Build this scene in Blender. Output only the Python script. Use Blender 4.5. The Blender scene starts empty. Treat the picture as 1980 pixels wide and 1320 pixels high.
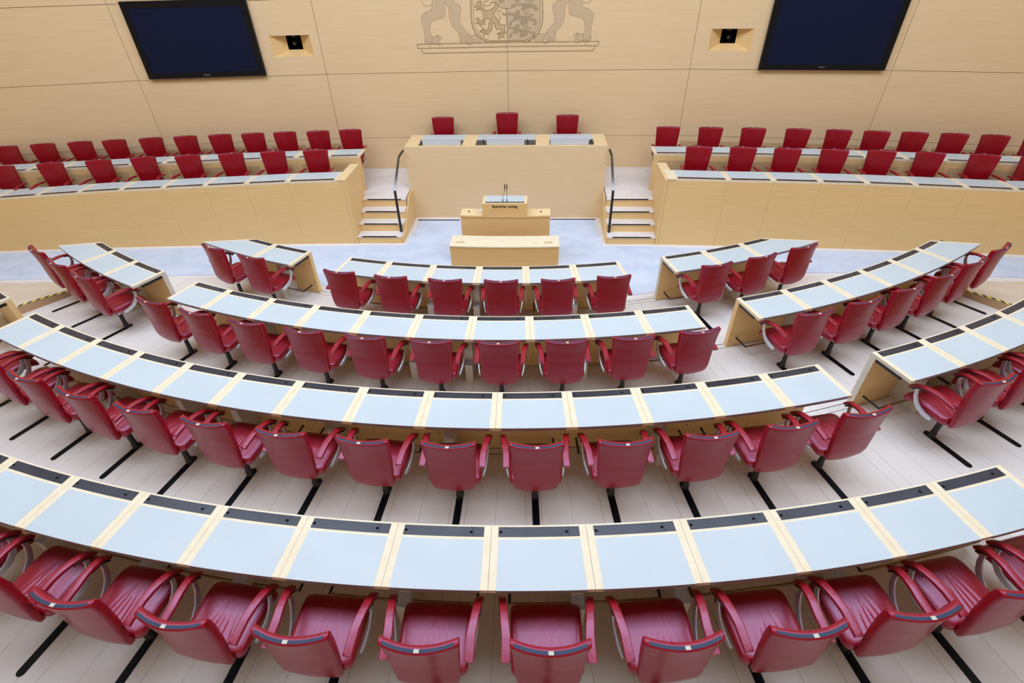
import bpy, bmesh, math, random
from mathutils import Vector, Matrix
random.seed(7)
S = bpy.context.scene
COL = S.collection
R = math.radians
YC = 16.255
RF = {1: 9.61, 2: 11.09, 3: 12.587, 4: 14.133}
DEP = 0.476
STEPZ = 0.13

# ---------------------------------------------------------------- materials
def srgb(r, g, b):
    f = lambda c: ((c/255)/12.92 if c/255 <= .04045 else (((c/255)+.055)/1.055)**2.4)
    return (f(r), f(g), f(b), 1)

def newmat(name, col, rough=.5, metal=0., spec=.5, coat=0.):
    m = bpy.data.materials.new(name); m.use_nodes = True
    b = m.node_tree.nodes['Principled BSDF']
    b.inputs['Base Color'].default_value = col
    b.inputs['Roughness'].default_value = rough
    b.inputs['Metallic'].default_value = metal
    b.inputs['Specular IOR Level'].default_value = spec
    if coat: b.inputs['Coat Weight'].default_value = coat
    return m, m.node_tree.nodes, m.node_tree.links, b

def noisy(name, c1, c2, scale=(1, 1, 1), nscale=5., rough=.5, detail=4, spec=.5, metal=0., bump=0., world=True, lo=.35, hi=.65):
    m, n, l, b = newmat(name, c1, rough, metal, spec)
    if world:
        src = n.new('ShaderNodeNewGeometry').outputs['Position']
    else:
        src = n.new('ShaderNodeTexCoord').outputs['Object']
    mp = n.new('ShaderNodeMapping'); mp.inputs['Scale'].default_value = scale
    l.new(src, mp.inputs['Vector'])
    t = n.new('ShaderNodeTexNoise'); t.inputs['Scale'].default_value = nscale; t.inputs['Detail'].default_value = detail
    l.new(mp.outputs['Vector'], t.inputs['Vector'])
    rp = n.new('ShaderNodeValToRGB')
    rp.color_ramp.elements[0].position = lo; rp.color_ramp.elements[0].color = c1
    rp.color_ramp.elements[1].position = hi; rp.color_ramp.elements[1].color = c2
    l.new(t.outputs['Fac'], rp.inputs['Fac']); l.new(rp.outputs['Color'], b.inputs['Base Color'])
    if bump:
        bn = n.new('ShaderNodeBump'); bn.inputs['Strength'].default_value = bump; bn.inputs['Distance'].default_value = .01
        l.new(t.outputs['Fac'], bn.inputs['Height']); l.new(bn.outputs['Normal'], b.inputs['Normal'])
    return m

M = {}
M['ceil'] = newmat('white_ceiling', srgb(235, 235, 235), .8)[0]
M['wall'] = noisy('wall_maple_veneer', srgb(234, 201, 153), srgb(239, 208, 162), (.6, .6, 9), 3., .55, 5, .3, lo=.3, hi=.7)
M['joint'] = newmat('panel_joint', srgb(120, 98, 70), .8, 0, .1)[0]
M['maple'] = noisy('maple_veneer', srgb(236, 197, 133), srgb(241, 204, 143), (.6, .6, 10), 3., .5, 5, .3, lo=.3, hi=.7)
M['maple_top'] = noisy('maple_top', srgb(236, 219, 184), srgb(241, 226, 194), (2, 2, 2), 6., .45, 5, .35)
M['duct_and_skylit'] = noisy('pale_duct_and_skylit_end', srgb(214, 206, 190), srgb(222, 215, 200), (1, 1, 1), 6., .5, 3, .3)  # own tone of the cable ducts; on desk ends it paints in skylight
M['perf'] = noisy('perforated_maple', srgb(206, 174, 124), srgb(212, 180, 130), (.5, .5, 12), 3., .6, 4, .2)
M['glass'] = noisy('writing_laminate', srgb(196, 206, 208), srgb(200, 210, 212), (1, 1, 1), 2., .42, 2, .35)
M['edge_grey'] = newmat('laminate_edge', srgb(150, 140, 140), .5)[0]
M['socket'] = noisy('socket_strip', srgb(38, 42, 52), srgb(56, 58, 68), (1, 1, 1), 3., .34, 2, .45, .0)
M['black'] = newmat('black_plastic', srgb(22, 22, 25), .45)[0]
M['hole'] = newmat('dark_hole', srgb(8, 8, 9), .8, 0, .1)[0]
M['track'] = newmat('track_black', srgb(7, 9, 13), .5, 0, .15)[0]
M['chrome'] = newmat('polished_aluminium', srgb(214, 216, 222), .3, 1.)[0]
M['silver'] = newmat('satin_silver', srgb(206, 207, 216), .28, .55)[0]
M['maple_mid'] = noisy('maple_ledge', srgb(236, 206, 154), srgb(241, 213, 164), (2, 2, 2), 6., .45, 5, .3)
M['brass'] = newmat('brushed_bronze', srgb(150, 132, 96), .3, 1.)[0]
M['strip'] = newmat('slate_strip', srgb(48, 58, 84), .5, 0, .3)[0]
M['plate'] = newmat('number_plate', srgb(205, 200, 180), .5)[0]
M['red'] = noisy('red_leather', srgb(146, 12, 24), srgb(155, 15, 28), (1, 1, 1), 90., .31, 2, .5, 0, .05, world=False)
M['riser_white'] = noisy('tread_laminate', srgb(232, 224, 218), srgb(238, 230, 224), (1, 1, 1), 5., .5, 2, .3)
M['carpet'] = noisy('pale_blue_carpet', srgb(196, 208, 226), srgb(212, 220, 234), (1, 1.6, 1), 2.4, .9, 8, .1, lo=.3, hi=.6)
M['edge_strip'] = noisy('pale_floor_strip', srgb(232, 226, 222), srgb(237, 231, 227), (1, 1, 1), 5., .5, 2, .3)
M['ramp'] = noisy('beige_floor', srgb(222, 204, 180), srgb(228, 211, 189), (1, 1, 1), 3., .6, 4, .2)
M['rampside'] = newmat('ramp_side', srgb(196, 158, 118), .6)[0]
M['tv'] = newmat('black_bezel', srgb(18, 18, 20), .4, 0, .2)[0]
M['tvscreen'] = newmat('switched_off_panel', srgb(16, 24, 50), .5, 0, .15)[0]
M['white'] = newmat('white_panel', srgb(222, 228, 238), .4)[0]
M['letters'] = newmat('brown_letters', srgb(48, 30, 20), .6)[0]
M['ink'] = newmat('inlay_line', srgb(172, 148, 108), .7, 0, .2)[0]
M['inlay'] = newmat('inlay_shade', srgb(212, 184, 146), .6, 0, .2)[0]
M['inlay_dark'] = newmat('inlay_dark', srgb(176, 156, 122), .7, 0, .2)[0]
M['logo'] = newmat('silver_letters', srgb(180, 180, 186), .4)[0]
M['rail_metal'] = newmat('steel_handrail', srgb(120, 124, 130), .25, 1.)[0]

M['red_smooth'] = noisy('smooth_red_leather', srgb(146, 12, 24), srgb(155, 15, 28), (1, 1, 1), 90., .34, 2, .5, 0, .04, world=False)
for m_, sp_ in (('red', .5), ('red_smooth', .95)):
    b_ = M[m_].node_tree.nodes['Principled BSDF']; b_.inputs['Specular IOR Level'].default_value = sp_; b_.inputs['Specular Tint'].default_value = (.78, .68, 1., 1)
def tape_mat():
    m, n, l, b = newmat('hazard_tape', srgb(230, 220, 60), .5)
    u = n.new('ShaderNodeTexCoord')
    sx = n.new('ShaderNodeSeparateXYZ'); l.new(u.outputs['UV'], sx.inputs[0])
    a = n.new('ShaderNodeMath'); a.operation = 'ADD'; l.new(sx.outputs[0], a.inputs[0]); l.new(sx.outputs[1], a.inputs[1])
    f = n.new('ShaderNodeMath'); f.operation = 'FRACT'; l.new(a.outputs[0], f.inputs[0])
    g = n.new('ShaderNodeMath'); g.operation = 'GREATER_THAN'; g.inputs[1].default_value = .5; l.new(f.outputs[0], g.inputs[0])
    mx = n.new('ShaderNodeMixRGB'); mx.inputs[1].default_value = srgb(232, 222, 70); mx.inputs[2].default_value = srgb(40, 44, 44)
    l.new(g.outputs[0], mx.inputs[0]); l.new(mx.outputs[0], b.inputs['Base Color'])
    return m
M['tape'] = tape_mat()

def floor_mat(name, a0deg, stepdeg):
    m, n, l, b = newmat(name, srgb(200, 194, 194), .42, 0, .4)
    def math_(op, x, y=None):
        k = n.new('ShaderNodeMath'); k.operation = op
        for i, v in enumerate((x, y)):
            if v is None: continue
            if isinstance(v, (int, float)): k.inputs[i].default_value = v
            else: l.new(v, k.inputs[i])
        return k.outputs[0]
    pos = n.new('ShaderNodeNewGeometry').outputs['Position']
    s = n.new('ShaderNodeSeparateXYZ'); l.new(pos, s.inputs[0])
    yy = math_('SUBTRACT', YC, s.outputs[1])
    ang = math_('ARCTAN2', s.outputs[0], yy)
    rr = math_('SQRT', math_('ADD', math_('MULTIPLY', s.outputs[0], s.outputs[0]), math_('MULTIPLY', yy, yy)))
    st = R(stepdeg)
    q = math_('DIVIDE', math_('SUBTRACT', ang, R(a0deg)), st)
    rd = math_('ROUND', q)
    dm = math_('MULTIPLY', math_('MULTIPLY', math_('ABSOLUTE', math_('SUBTRACT', q, rd)), st), rr)
    l1 = math_('LESS_THAN', dm, .0016)
    q2 = math_('ADD', q, .5); rd2 = math_('ROUND', q2)
    dm2 = math_('MULTIPLY', math_('MULTIPLY', math_('ABSOLUTE', math_('SUBTRACT', q2, rd2)), st), rr)
    l2 = math_('LESS_THAN', math_('ABSOLUTE', math_('SUBTRACT', dm2, .074)), .002)
    line = math_('MAXIMUM', l1, l2)
    wn = n.new('ShaderNodeTexWhiteNoise'); wn.noise_dimensions = '2D'
    cb = n.new('ShaderNodeCombineXYZ'); l.new(rd, cb.inputs[0]); l.new(rd2, cb.inputs[1]); l.new(cb.outputs[0], wn.inputs['Vector'])
    nz = n.new('ShaderNodeTexNoise'); nz.inputs['Scale'].default_value = 2.2; nz.inputs['Detail'].default_value = 5; l.new(pos, nz.inputs['Vector'])
    fac = math_('ADD', math_('MULTIPLY', wn.outputs['Value'], .45), math_('MULTIPLY', nz.outputs['Fac'], .55))
    rp = n.new('ShaderNodeValToRGB')
    rp.color_ramp.elements[0].position = .2; rp.color_ramp.elements[0].color = srgb(230, 222, 214)
    rp.color_ramp.elements[1].position = .8; rp.color_ramp.elements[1].color = srgb(238, 231, 223)
    l.new(fac, rp.inputs['Fac'])
    mx = n.new('ShaderNodeMixRGB'); mx.inputs[2].default_value = srgb(172, 164, 156)
    l.new(line, mx.inputs[0]); l.new(rp.outputs['Color'], mx.inputs[1]); l.new(mx.outputs[0], b.inputs['Base Color'])
    return m
SEAM = {
 1: {'L': [-25.9, -21.82, -17.67], 'C': [-13.42, -9.42, -5.3, -1.2, 2.83, 6.93, 11.12], 'R': [15.11, 19.19, 23.25, 27.3]},
 2: {'L': [-35.6, -31.98, -28.6, -25.1], 'C': [-21.54, -18.3, -14.62, -11.22, -7.63, -4.12, -.66, 2.88, 6.36, 9.83, 13.26],
     'R': [16.71, 20.22, 23.63, 27.08, 30.3, 33.72, 37.3]},
 3: {'L': [-35.4, -32.32, -29.26], 'C': [-26.16, -23.26, -20.12, -17.06, -13.97, -10.98, -7.93, -4.81, -1.79, 1.27, 4.34, 7.4, 10.4, 13.45, 16.38],
     'R': [19.45, 22.47, 25.36, 28.35, 31.35, 34.35]},
 4: {'C': [-20.85, -18.05, -15.25, -12.45, -9.7, -6.93, -4.14, -1.36, 1.41, 4.17, 6.95, 9.69, 12.44, 15.14, 17.87]}}
M['floor1'] = floor_mat('pale_floor_panels', -1.2, 4.09)
M['floor2'] = floor_mat('pale_floor_panels_second', -.66, 3.46)
M['floor3'] = floor_mat('pale_floor_panels_third', -1.79, 3.04)
M['floor4'] = floor_mat('pale_floor_panels_fourth', 1.41, 2.77)

# ---------------------------------------------------------------- mesh builder
class MB:
    def __init__(s):
        s.v = []; s.f = []; s.m = []; s.uv = None
    def add(s, verts, faces, mi=0):
        o = len(s.v); s.v += [tuple(p) for p in verts]
        s.f += [tuple(i+o for i in f) for f in faces]; s.m += [mi]*len(faces)
    def box(s, x0, x1, y0, y1, z0, z1, mi=0, xf=None):
        v = [(x, y, z) for z in (z0, z1) for y in (y0, y1) for x in (x0, x1)]
        if xf: v = [xf(p) for p in v]
        s.add(v, [(0, 2, 3, 1), (4, 5, 7, 6), (0, 1, 5, 4), (2, 6, 7, 3), (0, 4, 6, 2), (1, 3, 7, 5)], mi)
    def prism(s, poly, z0, z1, mi=0):
        # orient ccw
        a = sum(poly[i][0]*poly[(i+1) % len(poly)][1]-poly[(i+1) % len(poly)][0]*poly[i][1] for i in range(len(poly)))
        if a < 0: poly = poly[::-1]
        n = len(poly)
        s.add([(p[0], p[1], z0) for p in poly]+[(p[0], p[1], z1) for p in poly],
              [tuple(range(n-1, -1, -1)), tuple(range(n, 2*n))]+[(i, (i+1) % n, n+(i+1) % n, n+i) for i in range(n)], mi)
    def sector(s, P, t0, t1, d0, d1, z0, z1, n=6, mi=0, bot=True):
        """prism between two offset curves; P(t,d)->(x,y); t0,t1 numbers or functions of d; z numbers or functions of t"""
        f0 = t0 if callable(t0) else (lambda d: t0)
        f1 = t1 if callable(t1) else (lambda d: t1)
        A = [P(f0(d0)+(f1(d0)-f0(d0))*i/n, d0) for i in range(n+1)]
        B = [P(f0(d1)+(f1(d1)-f0(d1))*i/n, d1) for i in range(n+1)]
        zz = lambda z, p: z(p) if callable(z) else z
        v = []
        for z in (z0, z1):
            v += [(p[0], p[1], zz(z, p)) for p in A]+[(p[0], p[1], zz(z, p)) for p in B]
        k = n+1; F = []
        # orientation test
        ax, ay = A[1][0]-A[0][0], A[1][1]-A[0][1]; bx, by_ = B[0][0]-A[0][0], B[0][1]-A[0][1]
        ccw = ax*by_-ay*bx > 0
        for i in range(n):
            top = (2*k+i, 2*k+i+1, 3*k+i+1, 3*k+i); bo = (i, k+i, k+i+1, i+1)
            fr = (i, i+1, 2*k+i+1, 2*k+i); ba = (k+i, 3*k+i, 3*k+i+1, k+i+1)
            F += [top, bo, fr, ba]
        F += [(0, 2*k, 3*k, k), (n, k+n, 3*k+n, 2*k+n)]
        if not ccw: F = [f[::-1] for f in F]
        s.add(v, F, mi)
    def tube(s, path, rad, n=10, mi=0, cap=True, sx=1., up=None):
        """sweep an ellipse along a path; rad number or list"""
        pts = [Vector(p) for p in path]; k = len(pts); rings = []
        for i, p in enumerate(pts):
            t = (pts[min(i+1, k-1)]-pts[max(i-1, 0)]).normalized()
            u = Vector(up) if up else (Vector((0, 0, 1)) if abs(t.z) < .95 else Vector((1, 0, 0)))
            a = t.cross(u).normalized(); b = a.cross(t).normalized()
            r_ = rad[i] if isinstance(rad, (list, tuple)) else rad
            rings.append([p+a*(math.cos(2*math.pi*j/n)*r_*sx)+b*(math.sin(2*math.pi*j/n)*r_) for j in range(n)])
        v = [q for r_ in rings for q in r_]; F = []
        for i in range(k-1):
            for j in range(n):
                F.append((i*n+j, i*n+(j+1) % n, (i+1)*n+(j+1) % n, (i+1)*n+j))
        if cap: F += [tuple(range(n-1, -1, -1)), tuple(range((k-1)*n, k*n))]
        s.add(v, F, mi)
    def band(s, path, w, h, mi=0, side=(1, 0, 0), rnd=0.35):
        """sweep a rounded rectangle (w along side, h along normal) along path"""
        pts = [Vector(p) for p in path]; k = len(pts); sd = Vector(side)
        W = w if isinstance(w, (list, tuple)) else [w]*k; H = h if isinstance(h, (list, tuple)) else [h]*k
        prof = []
        for cx, cy, a0 in ((1, 1, 0), (-1, 1, 90), (-1, -1, 180), (1, -1, 270)):
            for a in (0, 30, 60, 90): prof.append((cx, cy, R(a0+a)))
        v = []; n = len(prof)
        for i, p in enumerate(pts):
            t = (pts[min(i+1, k-1)]-pts[max(i-1, 0)]).normalized(); nn = sd.cross(t).normalized()
            r_ = min(W[i], H[i])*rnd
            for cx, cy, a in prof:
                v.append(p+sd*(cx*(W[i]/2-r_)+math.cos(a)*r_)+nn*(cy*(H[i]/2-r_)+math.sin(a)*r_))
        F = []
        for i in range(k-1):
            for j in range(n): F.append((i*n+j, i*n+(j+1) % n, (i+1)*n+(j+1) % n, (i+1)*n+j))
        F += [tuple(range(n-1, -1, -1)), tuple(range((k-1)*n, k*n))]
        s.add(v, F, mi)
    def mesh(s, name, mats, smooth=False, bevel=0, seg=2):
        me = bpy.data.meshes.new(name); me.from_pydata(s.v, [], s.f)
        for m in (mats if isinstance(mats, (list, tuple)) else [mats]): me.materials.append(M[m])
        me.polygons.foreach_set('material_index', s.m)
        bm = bmesh.new(); bm.from_mesh(me)
        bmesh.ops.recalc_face_normals(bm, faces=bm.faces)
        if bevel:
            ed = [e for e in bm.edges if len(e.link_faces) == 2 and e.calc_face_angle(0) > .6]
            bmesh.ops.bevel(bm, geom=ed, offset=bevel, segments=seg, affect='EDGES', profile=.5, clamp_overlap=True)
        if smooth:
            for f in bm.faces: f.smooth = True
            for e in bm.edges:
                if len(e.link_faces) == 2 and e.calc_face_angle(0) > R(50): e.smooth = False
        bm.to_mesh(me); bm.free(); me.update()
        return me
    def obj(s, name, mats, parent=None, smooth=False, bevel=0, seg=2):
        o = bpy.data.objects.new(name, s.mesh(name, mats, smooth, bevel, seg)); COL.objects.link(o)
        if parent: o.parent = parent
        return o

def empty(name, loc=(0, 0, 0), rz=0.):
    o = bpy.data.objects.new(name, None); COL.objects.link(o); o.location = loc; o.rotation_euler = (0, 0, rz)
    o.empty_display_size = .1
    return o
def tag(o, label=None, cat=None, group=None, kind=None):
    for k, v in (('label', label), ('category', cat), ('group', group), ('kind', kind)):
        if v: o[k] = v
    return o
def link(name, me, parent, loc=None, rz=None):
    o = bpy.data.objects.new(name, me); COL.objects.link(o); o.parent = parent
    if loc: o.location = loc
    if rz is not None: o.rotation_euler = (0, 0, rz)
    return o
def copy_tree(o, parent=None):
    c = o.copy(); COL.objects.link(c); c.parent = parent
    for ch in list(o.children): copy_tree(ch, c)
    return c
def polar(adeg, r):
    a = R(adeg); return (r*math.sin(a), YC-r*math.cos(a))

# ---------------------------------------------------------------- room shell
AL, AR = -35.75, 37.25
WX = [(-13.4, 8.6), (-10.45, 10.16), (-7.32, 10.85), (-3.65, 11.27), (0, 11.41), (3.57, 11.33), (7.2, 10.96), (10.6, 10.36), (13.6, 8.9)]
def wall_y(x):
    for (x0, y0), (x1, y1) in zip(WX, WX[1:]):
        if x <= x1: return y0+(y1-y0)*(x-x0)/(x1-x0)
    return WX[-1][1]
def interp(x, T):
    if x <= T[0][0]: return T[0][1]
    for (a, b), (c, d) in zip(T, T[1:]):
        if x <= c: return b+(d-b)*(x-a)/(c-a)
    return T[-1][1]
def yA(x): return 8.87-.0045*x*x
def zA(x): return interp(x, [(-9.11, 1.047), (-8.07, 1.092), (-7.21, 1.126), (-6.26, 1.151), (-5.51, 1.173), (-4.66, 1.197), (-3.89, 1.222), (-2.83, 1.244), (2.88, 1.26), (3.92, 1.24), (4.68, 1.235), (5.52, 1.224), (6.26, 1.213), (7.03, 1.195), (8.59, 1.156)])
def yB(x): return 10.02-.0078*x*x
def zB(x): return interp(x, [(-9.24, 1.25), (-7.5, 1.265), (-4.12, 1.305), (-2.85, 1.314), (2.81, 1.333), (5.44, 1.336), (6.24, 1.33), (7.5, 1.316), (8.96, 1.31)])
def zF(x): return interp(x, [(-9.49, .41), (-8.6, .43), (-7.7, .452), (-6.85, .483), (-6., .498), (-5.17, .515), (-4.36, .54), (-3.55, .555), (3.54, .577), (5.09, .554), (6.68, .536), (7.48, .52), (9.13, .49)])
LINE = [(-14, 6.9), (-8.7, 7.27), (-5, 7.50), (0, 7.65), (5.84, 7.71), (8, 7.62), (8.6, 7.59), (14, 7.3)]
def y_edge(x, off=0.):
    r = 9.56-off; y = interp(x, LINE)+off
    if abs(x) < r*.6: y = min(y, YC-math.sqrt(r*r-x*x))
    return y
def y_top(x, off=0.):
    if abs(x) < 1.96-off: return 10.04-off
    if abs(x) < 2.86: return 8.86-off
    return yA(x)-off

WALL = []
def build_room():
    # base floor
    b = MB(); b.box(-16, 16, -6, 12.5, -.3, 0); tag(b.obj('floor', 'floor1'), kind='structure')
    # carpet and pale edge strips
    xs = sorted(set([-13.2+i*.3 for i in range(89)]+[-2.86, -2.8601, 2.86, 2.8601, 1.96, 1.9601, -1.96, -1.9601, 1.86, 1.8601, -1.86, -1.8601]))
    def ribbon(f0, f1, z0, z1, name, mat, xs_):
        b = MB()
        for x0, x1 in zip(xs_, xs_[1:]):
            b.add([(x0, f0(x0), z0), (x1, f0(x1), z0), (x1, f1(x1), z0), (x0, f1(x0), z0), (x0, f0(x0), z1), (x1, f0(x1), z1), (x1, f1(x1), z1), (x0, f1(x0), z1)],
                  [(4, 5, 6, 7), (0, 1, 5, 4), (2, 3, 7, 6)])
        return b.obj(name, mat)
    o = ribbon(lambda x: y_edge(x), lambda x: y_top(x)+.02, 0, .004, 'trim_1', 'edge_strip', xs); tag(o, kind='structure')
    b = MB()
    for x0, x1 in zip(xs, xs[1:]):
        b.add([(x0, y_edge(x0, .1), .008), (x1, y_edge(x1, .1), .008), (x1, y_top(x1, .1), .008), (x0, y_top(x0, .1), .008)], [(0, 1, 2, 3)])
    o = b.obj('carpet', 'carpet'); tag(o, 'pale blue carpet between the lectern and the front benches', 'carpet', kind='structure')
    # floor vents by the presiding desk
    for x0, x1, y in ((-1.85, -.98, 9.9), (.9, 1.82, 9.95)):
        b = MB(); b.box(x0, x1, y-.018, y+.018, .004, .012); v = b.obj('floor_vent', 'hole')
        tag(v, 'narrow black floor slot %s of the lectern, at the foot of the tall presiding desk' % ('left' if x0 < 0 else 'right'), 'floor vent', 'black floor slots')
    # tiers
    P = lambda t, d: polar(t, d)
    for k in (2, 3, 4):
        z = STEPZ*(k-1); r0 = RF[k]; r1 = RF[k+1] if k < 4 else 22.
        b = MB(); b.sector(P, AL, AR, r0, r1, 0, z, 90)
        tag(b.obj('floor', 'floor%d' % k), kind='structure')
    # groove lines at every tier edge, continued across the aisles
    for k in (1, 2, 3, 4):
        z = STEPZ*(k-1)+.001
        b = MB(); r = RF[k]
        a0, a1 = (AL, AR) if k > 1 else (-27., 27.)
        b.sector(P, a0, a1, r-.002, r+.004, z, z+.002, 90, 0)
        b.sector(P, a0, a1, r+.075, r+.079, z, z+.001, 90, 0)
        tag(b.obj('trim_%d' % (k+1), 'hole'), kind='structure')
    # ramps at both sides
    for sgn, a_in, a_out in ((-1, AL, -62.), (1, AR, 62.)):
        b = MB(); n = 26
        prof = [(0, 0.), (.25, .07), (.55, .15), (.9, .215), (1.25, .25), (1.6, .262), (3.2, .262), (9., .262)]
        grid = []
        for i in range(n+1):
            a = a_in+(a_out-a_in)*i/n
            # start of the ramp on this ray
            r = 10.4
            for _ in range(60):
                x, y = polar(a, r)
                if y < interp(x, LINE): break
                r += .05
            grid.append([(*polar(a, r+d), z) for d, z in prof])
        k = len(prof); v = [p for g in grid for p in g]
        F = [(i*k+j, i*k+j+1, (i+1)*k+j+1, (i+1)*k+j) for i in range(n) for j in range(k-1)]
        o = len(v)
        side = [(x, y, -.01) for x, y, z in grid[0]]
        v += side
        b.add(v, F, 0)
        b.add(side+grid[0], [(j, j+1, k+j+1, k+j) for j in range(k-1)], 1)
        tag(b.obj('floor', ['ramp', 'rampside']), kind='structure')
        # tape
        tb = MB(); pts = [p for p in grid[0][1:6]]; dense = []
        for p, q in zip(pts, pts[1:]):
            for j in range(6): dense.append([p[c]+(q[c]-p[c])*j/6 for c in range(3)])
        me_v = []; me_f = []; uvs = []; L = 0
        for i, p in enumerate(dense):
            if i: L += math.dist(p, dense[i-1])
            a = math.atan2(p[0], YC-p[1]); tx, ty = math.cos(a)*sgn, math.sin(a)*sgn
            me_v += [(p[0], p[1], p[2]+.003), (p[0]+tx*.05, p[1]+ty*.05, p[2]+.003)]; uvs += [(L/.11, 0), (L/.11, .45)]
            if i: me_f.append((2*i-2, 2*i, 2*i+1, 2*i-1))
        me = bpy.data.meshes.new('hazard_tape'); me.from_pydata(me_v, [], me_f); me.materials.append(M['tape'])
        uvl = me.uv_layers.new(name='UVMap')
        for lp in me.loops: uvl.data[lp.index].uv = uvs[lp.vertex_index]
        o = bpy.data.objects.new('hazard_tape', me); COL.objects.link(o)
        tag(o, 'black and yellow warning tape on the %s ramp edge, beside the end seats' % ('left' if sgn < 0 else 'right'), 'tape', 'black and yellow warning tapes')
    # front wall: veneer panels with open joints
    b = MB(); zs = [.0, 1.272, 2.522, 3.79, 5.4]
    g = .004
    niche = {2: (2.755, 3.525, 2.853, 3.215), 5: (.274, 1.04, 2.84, 3.2)}
    for i, ((x0, y0), (x1, y1)) in enumerate(zip(WX, WX[1:])):
        L = math.hypot(x1-x0, y1-y0); tx, ty = (x1-x0)/L, (y1-y0)/L; nx, ny = (ty, -tx)
        if ny > 0: nx, ny = -nx, -ny
        def W(u, z, d=0.): return (x0+tx*u-nx*d, y0+ty*u-ny*d, z)
        for z0, z1 in zip(zs, zs[1:]):
            def panel(u0, u1, a, c):
                v = [W(u0, a), W(u1, a), W(u1, c), W(u0, c), W(u0, a, .03), W(u1, a, .03), W(u1, c, .03), W(u0, c, .03)]
                b.add(v, [(0, 1, 2, 3), (0, 3, 7, 4), (1, 5, 6, 2), (0, 4, 5, 1), (3, 2, 6, 7)], 0)
            if i in niche and z0 < 3 < z1:
                u0, u1, a, c = niche[i]
                panel(g, u0, z0+g, z1-g); panel(u1, L-g, z0+g, z1-g); panel(u0, u1, z0+g, a); panel(u0, u1, c, z1-g)
            else:
                panel(g, L-g, z0+g, z1-g)
        # dark backing seen in the joints
        if i in niche:
            u0, u1, a, c = niche[i]
            for q in (((0, 0), (L, a)), ((0, c), (L, 5.4)), ((0, a), (u0, c)), ((u1, a), (L, c))):
                (p0, q0), (p1, q1) = q
                b.add([W(p0, q0, .02), W(p1, q0, .02), W(p1, q1, .02), W(p0, q1, .02)], [(0, 1, 2, 3)], 1)
        else:
            b.add([W(0, 0, .02), W(L, 0, .02), W(L, 5.4, .02), W(0, 5.4, .02)], [(0, 1, 2, 3)], 1)
    WALL.append(tag(b.obj('wall_front', ['wall', 'joint']), kind='structure'))
    # platforms
    def plat(xa, xb, f0, z, n=16, name='floor'):
        b = MB(); A = [(xa+(xb-xa)*i/n) for i in range(n+1)]
        poly = [(x, f0(x)) for x in A]+[(x, wall_y(x)+.015) for x in A[::-1]]
        b.prism(poly, 0, z); return tag(b.obj(name, 'riser_white'), kind='structure')
    plat(-12.5, -2.86, lambda x: yB(x)-.12 if x < -3.1 else 9.54, .61)
    plat(2.86, 12.5, lambda x: yB(x)-.12 if x > 3.1 else 9.54, .61)
    plat(-2.86, -1.97, lambda x: 9.54, .61, 4); plat(1.97, 2.86, lambda x: 9.54, .61, 4)
    b = MB(); b.prism([(-1.97, 10.75), (1.97, 10.75), (1.97, wall_y(1.97)), (0, 11.41), (-1.97, wall_y(-1.97))], 0, .75)
    tag(b.obj('floor', 'riser_white'), kind='structure')
    for s in (-1, 1):   # lower floor behind the first bench
        b = MB(); P2 = lambda t, d: (t, yA(t)+.07+(yB(t)-.12-yA(t)-.07)*d)
        b.sector(P2, s*2.9, s*12.5, 0, 1, 0, lambda p: zF(p[0]), 14); tag(b.obj('floor', 'riser_white'), kind='structure')
    # darker acoustic panels low on the wall behind the upper rows
    for s in (-1, 1):
        for i in range(9):
            xa = s*(3.62+i*.8) if s < 0 else 3.62+i*.8
            x0, x1 = sorted((xa, xa+s*.72))
            y0, y1 = wall_y(x0)-.003, wall_y(x1)-.003
            bb = MB(); bb.add([(x0, y0, .7), (x1, y1, .7), (x1, y1, 1.17), (x0, y0, 1.17)], [(0, 1, 2, 3)])
            o = bb.obj('trim_%d' % (6+i+(0 if s < 0 else 9)), 'perf'); tag(o, kind='structure')
build_room()

def enclosure():
    for nm, x0, x1, y0, y1, z0, z1, mt in (('wall_left', -13.6, -13.4, -7, 8.6, 0, 9.2, 'wall'), ('wall_right', 13.6, 13.8, -7, 8.9, 0, 9.2, 'wall'), ('wall_back', -13.6, 13.8, -7.2, -7, 0, 9.2, 'wall')):
        b = MB(); b.box(x0, x1, y0, y1, z0, z1); tag(b.obj(nm, mt), kind='structure')
    b = MB(); pts = [(-13.6, 8.6)]+WX[1:-1]+[(13.8, 8.9)]
    for (x0, y0), (x1, y1) in zip(WX, WX[1:]):
        b.add([(x0, y0, 5.4), (x1, y1, 5.4), (x1, y1, 9.2), (x0, y0, 9.2)], [(0, 1, 2, 3)])
    tag(b.obj('wall_front', 'wall'), kind='structure')
    b = MB(); b.box(-13.6, 13.8, -7.2, 11.6, 9.2, 9.3); tag(b.obj('ceiling', 'ceil'), kind='structure')
enclosure()
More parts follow.
